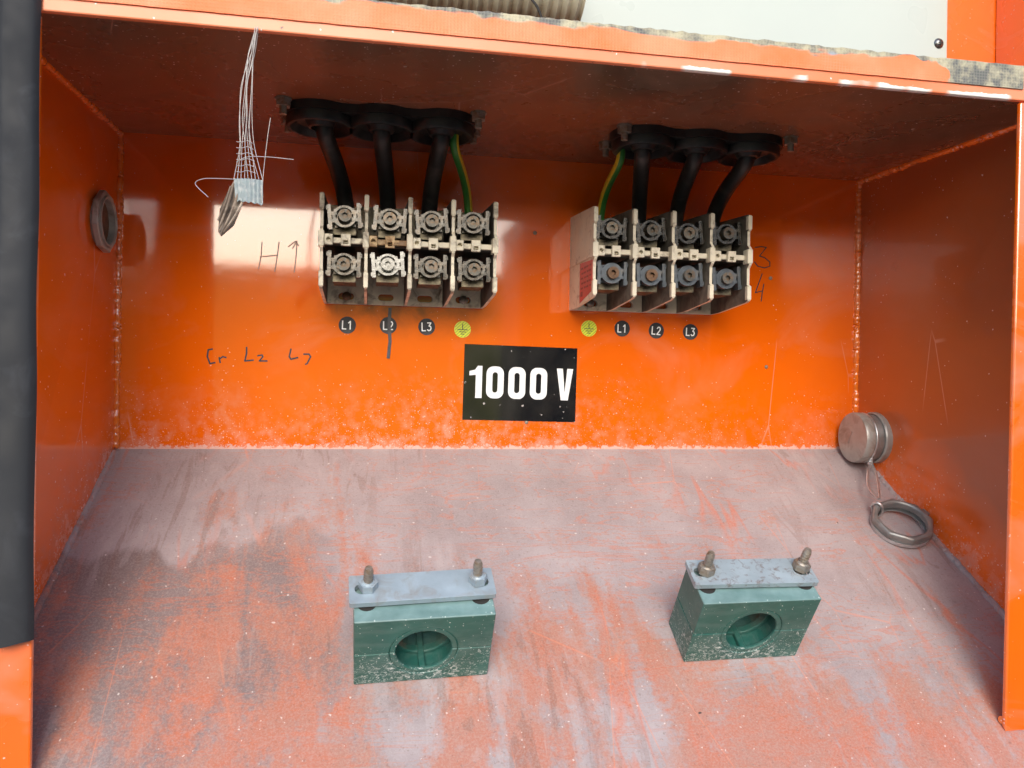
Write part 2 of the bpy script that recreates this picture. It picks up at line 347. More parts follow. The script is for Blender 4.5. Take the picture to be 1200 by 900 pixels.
def green_mat():
    t = NT('green_plastic_with_dust'); x, y, z = t.xyz()
    c = t.mix(t.rng(t.noise(30, 5), .3, .7), (.010, .080, .066), (.017, .12, .098))
    film = t.rng(t.noise(35, 6, .7, .5, t.map((.6, 1, 1.8))), .45, .75, .03, .34); c = t.mix(film, c, (.22, .29, .27))
    low = t.rng(t.mth('ADD', z, t.rng(t.noise(22, 4, .6), .3, .7, -.030, .030)), .0, .050, 1, 0)
    out_ = t.mth('MAXIMUM', t.mth('LESS_THAN', y, .002), t.mth('GREATER_THAN', t.mth('ABSOLUTE', x), .045)); d = t.mth('MULTIPLY', t.mth('MULTIPLY', t.mth('GREATER_THAN', low, .01), out_), t.rng(t.noise(230, 5, .75, 1.4, t.map((1, 1, 1.5), rot=(0, .5, 0))), t.mth('SUBTRACT', .66, t.mth('MULTIPLY', low, .16)), .70)); c = t.mix(t.mth('MULTIPLY', d, .9), c, (.88, .92, .90))
    c = t.mix(t.mth('MULTIPLY', out_, t.specks(420, .14, .35)), c, (.62, .66, .63))
    c = t.mix(t.mth('MULTIPLY', t.rng(z, .0815, .0825), t.rng(t.noise(60, 4), .3, .7, .35, .6)), c, (.30, .42, .43))   # dust settled on the top
    t.bump(t.noise(180, 4), .15); return t.done(c, t.rng(film, 0, .5, .34, .6))
M['green'] = green_mat()
M['sign'] = (lambda t: t.done(t.mix(t.mth('MAXIMUM', t.specks(240, .10, .30), t.specks(110, .03, .2)), t.mix(t.rng(t.noise(25, 5), .4, .7), (.008, .008, .009), (.02, .018, .016)), (.45, .42, .40)), t.rng(t.noise(30, 4), .3, .7, .10, .22), 0, .5, 1.))(NT('black_sign_foil'))
M['white_print'] = simple('white_print', (.80, .82, .82), .4, var=.04, bump=0)
M['black_disc'] = simple('black_marker_disc', (.016, .018, .022), .6, var=.2, bump=0, grime=(.07, .07, .07), gamt=.2)
M['yellow_disc'] = simple('yellow_green_marker_disc', (.66, .72, .03), .4, var=.1, bump=0)
M['ink'] = simple('black_marker_ink', (.02, .02, .03), .5, var=.5, scale=300, bump=0)
M['ink_faint'] = simple('faded_marker_ink', (.30, .14, .10), .4, var=.6, scale=200, bump=0)
M['ink_green'] = simple('dark_green_print', (.10, .16, .02), .5, bump=0)
M['soot_smear'] = simple('sooty_drip', (.05, .045, .05), .5, var=.4, scale=200, bump=0)
M['red'] = simple('red_label', (.50, .035, .03), .45, var=.15, grime=(.36, .12, .10), gamt=.25, gscale=120, bump=.05)
M['red_print'] = simple('dark_red_print', (.22, .02, .02), .5, bump=0)
M['hose'] = simple('pale_corrugated_plastic', (.62, .60, .46), .5, var=.08, scale=20, grime=(.40, .36, .25), gamt=.3, gscale=25)
M['thread'] = simple('white_glass_threads', (.42, .40, .38), .5, var=.1, bump=0)
M['tape'] = simple('grey_woven_tape', (.26, .31, .32), .6, var=.2, scale=150, bump=.4, bscale=300, grime=(.45, .46, .45), gamt=.25, gscale=200)
M['tape_back'] = simple('brown_dried_adhesive', (.16, .115, .085), .7, var=.5, scale=60, grime=(.46, .38, .30), gamt=.3, gscale=60, bump=.4)
M['ground'] = simple('pale_gravel', (.16, .15, .13), .9, var=.25, scale=8, bump=.3, bscale=40)
M['hall'] = simple('weathered_cladding', (.80, .60, .13), .8, var=.1, scale=1, bump=0)

# ------------------------------------------------------------------ setting out of view: the yard the enclosure faces, plus added dark blockers (seen only as reflections)
g = MB(); g.add([(-400, -400, -1.15), (400, -400, -1.15), (400, 400, -1.15), (-400, 400, -1.15)], [(0, 1, 2, 3)])
tag(g.build('ground', M['ground']), kind='structure')
hb = MB().box((-40, -22, -1.15), (40, -16, 2.25)); hb.box((-40.3, -22.3, 2.25), (40.3, -15.7, 2.4))
tag(hb.build('yard_hall', M['hall']), kind='structure')
for xa, xb, nm in ((.57, 1.24, 'a'), (1.36, 3.2, 'b')):  # unseen dark boxes added to keep sky out of the back panel's reflection
    cb = MB().box((xa, -3.6, -1.15), (xb, -3.0, .92)); cb.box((xa-.01, -3.61, .92), (xb+.01, -2.99, .95))
    tag(cb.build('dark_blocker', M['rubber'], bevel=.01), kind='structure')

# ------------------------------------------------------------------ the enclosure
enc = thing('steel_enclosure', 'open orange painted steel enclosure recess with dusty sloping floor', 'enclosure')
T = .005
FY = -.42                                            # floor runs out past the opening
xrf = .0195 + XR                                     # right panel flares slightly at the floor
MB().box((XL-.004, 0, -.02), (XR+.004, T, ZC+.004)).build('back_panel', M['back'], enc)
def fz(y): return SL*y
FB = lambda x, y, d=0: (x, y, fz(y)+d)
fl = MB(); t_ = -.006
fl.hexa([FB(XL-.004, FY, t_), FB(XR+.04, FY, t_), FB(XR+.004, -.0005, t_), FB(XL-.004, -.0005, t_), FB(XL-.004, FY), FB(XR+.04, FY), FB(XR+.004, -.0005), FB(XL-.004, -.0005)])
fl.build('floor_panel', M['floor'], enc)
a = .01
MB().hexa([(XL-T-.012, YF, fz(YF)-.02), (XL-.012, YF, fz(YF)-.02), (XL, 0, -.02), (XL-T, 0, -.02), (XL-T, YF, ZC), (XL, YF, ZC), (XL, 0, ZC), (XL-T, 0, ZC)]).build('left_side_panel', M['side'], enc)
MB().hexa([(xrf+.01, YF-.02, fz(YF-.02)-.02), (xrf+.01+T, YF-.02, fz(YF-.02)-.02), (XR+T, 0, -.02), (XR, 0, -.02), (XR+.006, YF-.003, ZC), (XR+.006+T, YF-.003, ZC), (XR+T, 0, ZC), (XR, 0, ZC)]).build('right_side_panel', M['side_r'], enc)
ZF = .3650
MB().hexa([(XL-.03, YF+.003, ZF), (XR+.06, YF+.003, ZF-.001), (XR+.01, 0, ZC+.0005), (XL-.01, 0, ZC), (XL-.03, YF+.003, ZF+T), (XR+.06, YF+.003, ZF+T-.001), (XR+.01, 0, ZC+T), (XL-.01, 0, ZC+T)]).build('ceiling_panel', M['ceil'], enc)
# front lip above the opening
lip = MB().hexa([(-.75, YF, ZF-.0006), (.75, YF, ZF-.0026), (.75, YF+.006, ZF-.0026), (-.75, YF+.006, ZF-.0006), (-.75, YF, .3985), (.75, YF, .3945), (.75, YF+.006, .3945), (-.75, YF+.006, .3985)])
lip.build('front_lip', M['lip'], enc, bevel=.0012)
# gasket tape on the lip, upper edge torn
gs = MB(); rr = random.Random(3); n = 150; vs = []; fs = []
for i in range(n+1):
    x = -.47+.893*i/n; top = .3985-.004*(x+.75)/1.5+.0002-.0016*rr.random()*(1 if x < .33 else .3); lo = .3742-.0012*(x+.47)/.89+.0003*rr.random()
    vs += [(x, YF-.0016, lo), (x, YF-.0016, top), (x, YF-.0001, lo), (x, YF-.0001, top)]
for i in range(n):
    k = 4*i; fs += [(k, k+4, k+5, k+1), (k+1, k+5, k+7, k+3), (k+2, k+6, k+4, k)]
gs.add(vs, fs).build('gasket_tape', M['gasket'], enc)
# front flanges
def flange(x0, x1t, x1b, yb, name):
    zb = fz(yb)+.0005
    lo, hi = min(x0, x1t), max(x0, x1t); lob, hib = min(x0, x1b), max(x0, x1b)
    return MB().hexa([(lob, yb, zb), (hib, yb, zb), (hib, yb+T, zb+T*SL), (lob, yb+T, zb+T*SL), (lo, YF+.0005, ZF-.0035), (hi, YF+.0005, ZF-.0035), (hi, YF+.0005+T, ZF-.0035), (lo, YF+.0005+T, ZF-.0035)]).build(name, M['orange'], enc, bevel=.0014)
flange(-.60, -.4405, -.4365, -.349, 'left_flange'); flange(.62, .4220, .4010, -.357, 'right_flange')
# weld beads: rippled fillets, each seam one part
def weld(p0, p1, r, name='weld_seam', seedv=0, mat='weld'):
    rn = random.Random(seedv); L = (Vector(p1)-Vector(p0)).length; n = max(8, int(L/.0022)); d = Vector(p1)-Vector(p0)
    side = d.orthogonal().normalized(); b2 = d.normalized().cross(side)
    pts = [Vector(p0)+d*i/n+side*rn.uniform(-.0007, .0007)+b2*rn.uniform(-.0007, .0007) for i in range(n+1)]
    ph = [rn.uniform(.90, 1.10)*(1.05 if i % 2 else .95)*(1+.18*math.sin(i*.13+seedv)*math.sin(i*.041)) for i in range(n+1)]
    m = MB().tube(pts, lambda t: r*ph[min(n, int(round(t*n)))], 10)
    return m.build(name, M[mat], enc, smooth=60)
weld((XL+.001, -.001, .002), (XL+.001, -.001, ZC), .0040, seedv=1)
weld((XR-.001, -.001, .045), (XR-.001, -.001, ZC), .0048, seedv=2)
weld((XL+.001, -.002, ZC-.001), (XL+.001, YF+.004, ZF+.001), .0038, seedv=3)
weld((XR-.001, -.002, ZC-.001), (XR+.005, YF+.004, ZF+.001), .0048, seedv=4)
weld((XL, -.004, -.003), (XL-.010, YF+.01, fz(YF+.01)+.0005), .004, seedv=5, mat='floor')
weld((XR-.0005, -.004, -.003), (xrf+.007, YF, fz(YF)), .0045, seedv=6, mat='floor')
weld((.4015, -.3505, -.2255), (.50, -.3505, -.2255), .004, seedv=8)
# small fixing screw heads standing out of the back panel
for q in ((903, 326), (898, 430), (617, 495), (627, 273)):
    p = wall(*q); MB().lathe([(0, .0016), (.0014, .0014), (.0024, .0006), (.0026, 0)], 12, mat=Matrix.Translation(p) @ zto((0, -1, 0))).build('screw_head', M['stud'], enc, smooth=40)
# handwriting in marker on the back panel
def pen(strokes, w, mat, name='marker_writing', y=-.0003):
    for k, s in enumerate(strokes):
        m = MB(); P = [wall(*q) for q in s]; m.ribbon([(p.x, p.z) for p in P], w, y-.0001*(k % 2), -.00002-.0001*(k % 2))
        m.build(name, M[mat], enc)
pen([[(307, 284), (306, 300), (303, 315)], [(327, 284), (325, 300), (322, 318)], [(305, 301), (316, 300), (326, 299)],
     [(338, 289), (346, 283), (348, 283), (347, 300), (345, 319)], [(343, 291), (347, 284), (350, 288)]], .0013, 'ink_faint')
pen([[(249, 409), (244, 410), (243, 418), (246, 426), (252, 425)], [(257, 419), (258, 425)], [(257, 421), (261, 418), (265, 419)],
     [(289, 407), (289, 414), (287, 423), (297, 422)], [(302, 417), (307, 416), (308, 418), (304, 423), (313, 423)],
     [(341, 409), (339, 418), (341, 421), (349, 419)], [(356, 415), (362, 415), (364, 418), (360, 426), (358, 427)]], .0019, 'ink')
pen([[(885, 290), (892, 289), (898, 290), (890, 300), (896, 302), (902, 307), (902, 312), (896, 314), (888, 312), (884, 307)],
     [(893, 321), (889, 332), (885, 343), (893, 341)], [(895, 333), (893, 344), (892, 353)]], .0014, 'ink')
pen([[(457, 362), (456, 380), (457, 400), (455, 419)]], .0040, 'soot_smear', 'soot_drip', -.0012)

# ------------------------------------------------------------------ things round the opening
# rubber seal on the left flange
sl = MB(); prof = []
xl0, xl1 = -.4855, -.4395
for k in range(25):
    tt = k/24; prof.append((xl0+(xl1-xl0)*tt, -.011*math.sin(math.pi*min(1, max(0, tt)))**.45 - .004*math.exp(-((tt-.12)/.10)**2) + .0035*math.exp(-((tt-.42)/.06)**2)))
zt, zb_ = .43, wall(20, 757, -.36).z
rows = 30; vs = []; fs = []; K = len(prof)
for r_ in range(rows+1):
    z = zt+(zb_-zt)*r_/rows; lean = .004*r_/rows
    y0 = -.3425-.008*r_/rows*.9
    vs += [(x+lean+.0006*math.sin(r_*.7), y0+yy+.0004*math.sin(r_*1.1), z+(.0012*math.sin(i*.35) if r_ == rows else 0)) for i, (x, yy) in enumerate(prof)]
for r_ in range(rows):
    for i in range(K-1): fs.append((r_*K+i, r_*K+i+1, (r_+1)*K+i+1, (r_+1)*K+i))
    fs.append((r_*K+K-1, r_*K, (r_+1)*K, (r_+1)*K+K-1))
fs += [tuple(range(K-1, -1, -1)), tuple(range(rows*K, rows*K+K))]
tag(sl.add(vs, fs).build('rubber_seal', M['rubber'], smooth=50), 'black rubber edge seal running down the left flange of the opening', 'seal')

# white panel above and behind the lip, with its screw, and the orange post beside it
PY = -.24
wp = thing('white_panel', 'white sheet metal panel above the orange lip', 'panel', (0, PY, .43))
px1 = wall(1110, 40, PY).x
MB().box((-.60, 0, -.03), (px1, .0025, .45)).build('sheet', M['white'], wp, bevel=.0006)
q = wall(1100, 51, PY); sm = Matrix.Translation((q.x, 0, q.z-.43)) @ zto((0, -1, 0))
sc_ = MB().lathe([(0, .0032), (.003, .0028), (.0052, .0013), (.0058, 0)], 16, mat=sm).build('screw', M['steel_bright'], wp, smooth=50)
x_ = MB(); x_.box((-.0028, -.0005, .0022), (.0028, .0005, .00335), mat=sm); x_.box((-.0005, -.0028, .0022), (.0005, .0028, .00338), mat=sm); x_.build('cross_slot', M['dark'], sc_)
po = thing('orange_post', 'orange painted upright beside the white panel at top right', 'post', (.46, PY, .42))
q2 = wall(1195, 40, PY-.03).x-.46
MB().box((-.046, .004, -.05), (.09, .02, .46)).build('web', M['orange'], po, bevel=.001)
MB().box((q2, -.10, -.022), (q2+.012, .003, .46)).build('flange', M['orange'], po, bevel=.001)
# corrugated hose lying behind the lip
hz = MB(); pts = []; x0h, x1h = -.42, wall(676, 10, -.29).x; n = int((x1h-x0h)/.0022)
ax = Vector((0, -.29, .455))
hz.tube([(x0h+(x1h-x0h)*i/n, -.29, .458) for i in range(n+1)], lambda t: .0455+.0016*math.sin(t*n*2*math.pi/4), 40)
ho = thing('corrugated_hose', 'end of a pale corrugated hose lying behind the orange lip', 'hose', (0, 0, 0))
hz.build('ribbed_wall', M['hose'], ho, smooth=60)
MB().tube(smooth_path([wall(612, -14, -.336)+Vector((0, 0, 0)), wall(622, -2, -.336), wall(630, 9, -.337), wall(636, 24, -.336)]), .0011, 6).build('dark_scuff', M['dark'], ho)

# ------------------------------------------------------------------ cable entries in the ceiling
def hexnut(mb, p, r, h, d=(0, 0, -1), mi=0):
    mat = Matrix.Translation(p) @ zto(d) @ Matrix.Rotation(random.uniform(0, 1), 4, 'Z')
    pr = ngon(r, 6); mb.add([(x, y, 0) for x, y in pr]+[(x, y, h) for x, y in pr], [(5, 4, 3, 2, 1, 0), tuple(range(6, 12))]+[(i, (i+1) % 6, (i+1) % 6+6, i+6) for i in range(6)], mi, mat)
def cable_entry(cx, label, bolts):
    e = thing('cable_entry', label, 'cable entry', (cx, -.140, ZC-.006), group='cable entries in the ceiling')
    out = []
    for k, dx in enumerate((-.062, 0, .062)):
        for i in range(25):
            a_ = math.pi*(.02+.96*i/24)
            out.append((dx, .036, a_))
    # scalloped carrier: three lobes joined by webs
    N = 96; prof = []
    def rad(th):
        best = 0
        for dx in (-.064, 0, .064):
            c, s = math.cos(th), math.sin(th); r0 = .0385; disc = r0*r0-(dx*s)**2
            if disc > 0: best = max(best, dx*c+math.sqrt(disc))
        return max(best, .030/max(.25, abs(math.sin(th))) if abs(math.cos(th)*.030/max(.25, abs(math.sin(th)))) < .064 else 0)
    prof = [(rad(2*math.pi*i/N)*math.cos(2*math.pi*i/N), rad(2*math.pi*i/N)*math.sin(2*math.pi*i/N)) for i in range(N)]
    pl = MB(); pl.add([(x, y, .0045) for x, y in prof]+[(x, y, -.007) for x, y in prof], [tuple(range(N)), tuple(range(2*N-1, N-1, -1))]+[(i, (i+1) % N, (i+1) % N+N, i+N) for i in range(N)])
    pl.build('carrier_plate', M['grommet'], e, smooth=40)
    for dx in (-.064, 0, .064):
        MB().lathe([(.0355, -.005), (.0355, -.0150), (.034, -.0172), (.031, -.0172), (.029, -.0155), (.024, -.0105), (.016, -.0095), (.0125, -.0160), (.0098, -.0168), (.0092, -.010)], 40).build('grommet', M['grommet'], e, smooth=35, loc=(dx, 0, 0))
    for (bx, by) in bolts:
        b = MB(); P = Vector((bx-cx, by+.140, .006)); zc = (ZC-ZF)*(by/YF); P.z -= zc
        b.lathe([(.0085, 0), (.0085, -.0016), (.004, -.0016)], 20, mat=Matrix.Translation(P))
        hexnut(b, P+Vector((0, 0, -.0016)), .0078, .0068)
        b.tube([P+Vector((0, 0, -.008)), P+Vector((0, 0, -.0165))], .0037, 12)
        b.build('bolt', M['stud'], e, smooth=30)
    return e
cable_entry(-.1795, 'black triple cable grommet plate above the sooty left terminal block', [(-.2783, -.172), (-.2795, -.1085), (-.0793, -.1734), (-.0769, -.1135)])
cable_entry(.1785, 'black triple cable grommet plate above the terminal block with red label', [(.0828, -.1683), (.0827, -.0986), (.2794, -.1708), (.2765, -.1088)])

# ------------------------------------------------------------------ terminal blocks
PW, PH, PD = .0482, .1205, .112
PROF = [(0, 0), (-.030, .0), (-PD+.006, .006), (-PD, .008), (-PD, .026), (-PD+.003, .027), (-PD+.003, .047), (-PD-.002, .051), (-PD-.002, .071), (-PD+.003, .075), (-PD+.003, .092), (-PD, .093), (-PD, .111), (-PD+.005, .1125), (-.004, PH), (0, PH)]
def partition(mb, x0, mi_l, mi_r, th=.0034):    # vertical divider; its two faces carry their own soiling, its edges stay cream
    n = len(PROF); v0 = [(x0, y, z) for y, z in PROF]; v1 = [(x0+th, y, z) for y, z in PROF]
    mb.add(v0, [tuple(range(n))], mi_l); mb.add(v1, [tuple(range(n-1, -1, -1))], mi_r)
    mb.add(v0+v1, [(i, i+n, (i+1) % n+n, (i+1) % n) for i in range(n)], 0)
    # thickened pads at the tips and the interlocking bulge in the middle
    for za, zb in ((.009, .0255), (.094, .1105)): mb.box((x0-.0009, -PD-.0008, za), (x0+th+.0009, -PD+.006, zb), 0)
    mb.box((x0-.0020, -PD-.0030, .0525), (x0+th+.0012, -PD+.010, .0695), 0)
def ring_clamp(kind):                            # eye-shaped clamp strap between two side bars, axis along Y
    m = MB(); ro, ri = .0132, (.0098 if kind == 'open' else .0066)
    o_ = [(x, z*.93) for x, z in ngon(ro, 28)]; i_ = [(x, z) for x, z in ngon(ri, 28)]
    m.plate(o_, [i_], -.0035, .0045)
    for s in (-1, 1):
        for z in (-.0042, .0042): m.box((s*.0115-.0035, -.003, z-.0019), (s*.0115+.0035, .004, z+.0019))
        m.box((s*.0162-.0020, -.0048, -.0140), (s*.0162+.0020, .008, .0140))
        for z in (-.0105, .0105): m.box((s*.0174-.0022, -.004, z-.0022), (s*.0174+.0022, .006, z+.0022))
    m.box((-.0115, .0050, -.0105), (.0115, .0085, .0105))
    return m
def cap_screw():
    m = MB(); h = ngon(.0034, 6); ou = ngon(.0072, 24)
    m.plate(ou, [h], -.0075, -.0028); m.plate(ou, [], -.0028, .006)
    return m
me_open, me_shut = ring_clamp('open').mesh('clamp_strap', M['steel'], 35), ring_clamp('shut').mesh('clamp_strap', M['steel_blue'], 35)
me_screw = cap_screw().mesh('clamp_screw', M['screw'], 35)
me_body = MB().box((-.0128, .0005, -.0165), (.0128, .040, .0110)).mesh('terminal_body', M['brass'])
def mesh_obj(name, me, parent, loc, rot=(0, 0, 0), mat=None):
    o = bpy.data.objects.new(name, me); scn.collection.objects.link(o); o.parent = parent; o.location = loc; o.rotation_euler = rot
    if mat: o.material_slots[0].link = 'OBJECT'; o.material_slots[0].material = mat
    return o
def terminal_block(x0, z0, label, side, lean):
    tb = thing('terminal_block', label, 'terminal block', (x0, 0, z0), group='four-pole terminal blocks on the back panel')
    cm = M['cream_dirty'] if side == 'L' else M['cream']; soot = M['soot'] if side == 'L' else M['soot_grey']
    for k in range(4):
        h = MB(); bx = k*PW; body = cm if not (side == 'L' and k == 1) else M['cream_dirty']
        h.plate([(bx+.0035, 0), (bx+PW, 0), (bx+PW, PH), (bx+.0035, PH)], [slot(.019, .0085, bx+.026, .0095), slot(.019, .0085, bx+.026, PH-.0095)], -.007, -.0002, 0)
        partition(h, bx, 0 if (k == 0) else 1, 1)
        # middle bridge with its two square bosses and the wall behind it
        mi = 2 if (side == 'L' and k == 1) else 0
        h.box((bx+.0035, -PD+.012, .0575), (bx+PW, -PD+.006, .0635), mi)
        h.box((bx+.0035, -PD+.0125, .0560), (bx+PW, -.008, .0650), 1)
        h.plate([(bx+.0046, .0545), (bx+.0136, .0545), (bx+.0136, .0665), (bx+.0046, .0665)], [ngon(.0024, 10, cx=bx+.0092, cz=.0605)], -PD+.0005, -PD+.0059, mi)
        h.plate([(bx+.0225, .0540), (bx+.0330, .0540), (bx+.0330, .0670), (bx+.0225, .0670)], [[(bx+.0252, .0560), (bx+.0303, .0560), (bx+.0303, .0600), (bx+.0252, .0600)]], -PD+.001, -PD+.0058, mi)
        hs = h.build('pole_housing', [body, soot, M['cream_burnt']], tb, bevel=.0005, seg=1)
        for row, zz in ((0, .0895), (1, .0365)):
            jx, jz, ja = random.uniform(-.0012, .0012), random.uniform(-.0012, .0012), random.uniform(-.11, .11)
            P = (bx+.0266+jx, -.0925, zz+jz)
            shut = side == 'R' and row == 1
            bright = side == 'L' and row == 1 and k == 1
            mesh_obj('terminal_body', me_body, hs, (bx+.0266+jx, -.0835, zz+jz-.002))
            mesh_obj('clamp_strap', me_shut if shut else me_open, hs, P, (0, ja, 0), M['steel_bright'] if bright else None)
            mesh_obj('clamp_screw', me_screw, hs, (P[0], P[1]-.001, P[2]), (random.uniform(-.08, .08), random.uniform(0, 1), random.uniform(-.08, .08)), M['steel_bright'] if bright else (M['rusty'] if (side, k, row) in (('R', 1, 1), ('R', 0, 1)) else None))
        # fixing screws in some of the foot slots
        if (side, k) in (('L', 0), ('L', 3), ('R', 0), ('R', 3)):
            sm_ = Matrix.Translation((bx+.0265, -.007, .0095)) @ zto((0, -1, 0))
            MB().lathe([(0, .0026), (.003, .0024), (.0050, .001), (.0054, 0), (.0054, -.004)], 16, mat=sm_).build('fixing_screw', M['rusty'] if (side, k) == ('L', 0) else M['stud'], hs, smooth=40)
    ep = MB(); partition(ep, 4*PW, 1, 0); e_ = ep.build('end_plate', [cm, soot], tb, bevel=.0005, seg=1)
    if side == 'R':
        lb = MB().hexa([(-.0006, -.107, .014), (-.0006, -.107, .050), (-.0006, -.052, .053), (-.0006, -.052, .004), (-.0001, -.107, .014), (-.0001, -.107, .050), (-.0001, -.052, .053), (-.0001, -.052, .004)]).build('warning_label', M['red'], tb)
        tag(lb, 'red printed warning label on the outer side plate')
        pr = MB()
        for i in range(5):
            z = .044-.006*i
            for s in range(4): pr.box((-.0009, -.103+.012*s, z), (-.00062, -.103+.012*s+.006+.003*((i+s) % 2), z+.0022))
        pr.box((-.0009, -.066, .011), (-.00062, -.058, .017)); pr.build('print', M['red_print'], lb)
        rg = MB().box((-.0016, -.100, .054), (0, -.004, .0575)); rg.build('moulded_ridge', cm, tb, bevel=.0006)
    return tb
LX, LZ, RX, RZ = -.2440, .1790, .0665, .1805
tbL = terminal_block(LX, LZ, 'sooty four-pole terminal block with one bright clamp, above the handwritten L1 L2 L3', 'L', 0)
tbR = terminal_block(RX, RZ, 'cream four-pole terminal block with a red label on its side', 'R', 0)

# ------------------------------------------------------------------ cables
def cable(p0, p1, r, mat, label, name='power_cable', cat='cable', b=(.05, .05), grp='black power cables', uv=False):
    p0, p1 = Vector(p0), Vector(p1)
    pts = [p0+Vector((0, 0, .03))]+bez(p0, p0-Vector((0, 0, b[0])), p1+Vector((0, 0, b[1])), p1, 22)+[p1-Vector((0, 0, .012))]
    mb = MB(); seg = 16; mb.tube(pts, r, seg); o = mb.build(name, mat, smooth=60)
    if uv:
        ul = o.data.uv_layers.new(name='UVMap')
        for pl in o.data.polygons:
            ks = [o.data.loops[li].vertex_index % seg for li in pl.loop_indices]; wrap = (0 in ks) and (seg-1 in ks)
            for li, k in zip(pl.loop_indices, ks): ul.data[li].uv = ((seg if (wrap and k == 0) else k)/seg+uv, 0)
    return tag(o, label, cat, grp)
zg = ZC-.022; ye = -.052
for i, (gx, nm) in enumerate(((-.2435, 'leftmost'), (-.1795, 'middle'), (-.1155, 'rightmost'))):
    tx = LX+.0262+PW*i
    cable((gx+(.004 if i == 0 else 0), -.138, zg), (tx, ye, LZ+.096), .0094, M['cable'], nm+' black power cable entering the sooty left terminal block', b=(.012, .045))
cable((-.1000, -.128, zg), (LX+.0262+PW*3, ye, LZ+.096), .0050, M['earth'], 'green and yellow earth wire entering the sooty left terminal block', 'earth_wire', 'wire', (.02, .06), 'green and yellow earth wires', .70)
for i, (gx, nm) in enumerate(((.1145, 'leftmost'), (.1785, 'middle'), (.2425, 'rightmost'))):
    tx = RX+.0262+PW*(i+1)
    cable((gx, -.138, zg), (tx, ye, RZ+.096), .0094, M['cable'], nm+' black power cable entering the terminal block with red label', b=(.012, .05))
cable((.0945, -.120, zg), (RX+.0242, ye, RZ+.096), .0050, M['earth'], 'green and yellow earth wire entering the terminal block with red label', 'earth_wire', 'wire', (.02, .06), 'green and yellow earth wires', .05)

# ------------------------------------------------------------------ marker discs and the voltage sign
STROKE = {'L': [[(-.26, .5), (-.26, -.5), (.24, -.5)]], '1': [[(-.2, .28), (.05, .5), (.05, -.5)]],
          '2': [[(-.25, .3), (-.1, .48), (.12, .48), (.25, .3), (.2, .08), (-.26, -.5), (.27, -.5)]],
          '3': [[(-.25, .5), (.25, .5), (-.02, .1), (.2, .02), (.26, -.2), (.15, -.44), (-.1, -.5), (-.27, -.38)]]}
def disc(q, text, label):
    p = wall(*q); d = thing('marker_disc', label, 'sticker', p, (0, R(random.uniform(-2, 4)), 0), 'round phase marker stickers below the terminal blocks')
    earth = text == 'E'
    MB().plate(ngon(.0106, 36), [], -.0005, -.00005).build('disc', M['yellow_disc' if earth else 'black_disc'], d)
    m = MB(); y0, y1 = -.00075, -.00052
    if not earth:
        for k, ch in enumerate(text):
            for st in STROKE[ch]: m.ribbon([(-.0036+.0068*k+x*.0085, z*.0098) for x, z in st], .00145, y0, y1)
        m.build('lettering', M['white_print'], d)
    else:
        for st in ([(0, .0066), (0, -.0005)], [(-.0062, -.0005), (.0062, -.0005)], [(-.0042, -.0033), (.0042, -.0033)], [(-.0022, -.0060), (.0022, -.0060)]): m.ribbon(st, .0009, y0-.0002, y1-.0002)
        m.build('earth_symbol', M['ink'], d)
        h = MB()
        for i in range(-3, 4):
            o_ = i*.0029; L = math.sqrt(max(0, .0102**2-o_*o_)); c, s = math.cos(.75), math.sin(.75)
            h.ribbon([(-s*o_-c*L, c*o_-s*L), (-s*o_+c*L, c*o_+s*L)], .00045, y0, y1)
        h.build('hatching', M['ink_green'], d)
for q, tx in (((407, 381), 'L1'), ((455, 381.5), 'L2'), ((500, 383), 'L3'), ((542, 386), 'E')):
    disc(q, tx, {'L1': 'black disc reading L1 below the sooty left terminal block', 'L2': 'black disc reading L2 crossed by a sooty drip', 'L3': 'black disc reading L3 below the sooty left terminal block', 'E': 'yellow earth symbol disc right of L3, just above the voltage sign'}[tx])
for q, tx in (((690, 385), 'E'), ((729, 385), 'L1'), ((769, 387.5), 'L2'), ((809, 389), 'L3')):
    disc(q, tx, {'L1': 'black disc reading L1 below the terminal block with red label', 'L2': 'black disc reading L2 below the terminal block with red label', 'L3': 'black disc reading L3 below the terminal block with red label', 'E': 'yellow earth symbol disc below the red label, left of L1'}[tx])
pc = wall(610, 449.5); sg = thing('voltage_sign', 'black rectangular sign reading 1000 V in white', 'sign', pc, (0, R(.9), 0))
MB().box((-.074, -.0008, -.0482), (.074, -.0001, .0482)).build('plate', M['sign'], sg, bevel=.0003)
def rrect(w, h, r, cx, cz, n=6):
    out = []
    for sx, sz, a0 in ((1, 1, 0), (-1, 1, 90), (-1, -1, 180), (1, -1, 270)):
        for i in range(n+1):
            a_ = R(a0+90*i/n); out.append((cx+sx*(w/2-r)+r*math.cos(a_), cz+sz*(h/2-r)+r*math.sin(a_)))
    return out
def glyph(name, outer, holes=[]): MB().plate(outer, holes, -.0012, -.00085).build('lettering', M['white_print'], sg)
gz = .0005; gh = .0410; dx0 = -.0735
sx = lambda z: z            # sign lettering laid out in metres from the plate centre
glyph('1', [(-.0585, gz-gh/2), (-.0503, gz-gh/2), (-.0503, gz+gh/2), (-.0560, gz+gh/2), (-.0595, gz+.0155), (-.0668, gz+.0135), (-.0668, gz+.0080), (-.0585, gz+.0090)])
for cx_ in (-.0335, -.0050, .0235): glyph('0', rrect(.0225, gh, .0090, cx_, gz), [rrect(.0068, gh-.0150, .0033, cx_, gz)])
glyph('V', [(.0472, gz+gh/2), (.0552, gz+gh/2), (.0584, gz-.011), (.0612, gz+gh/2), (.0690, gz+gh/2), (.0630, gz-gh/2), (.0535, gz-gh/2)])

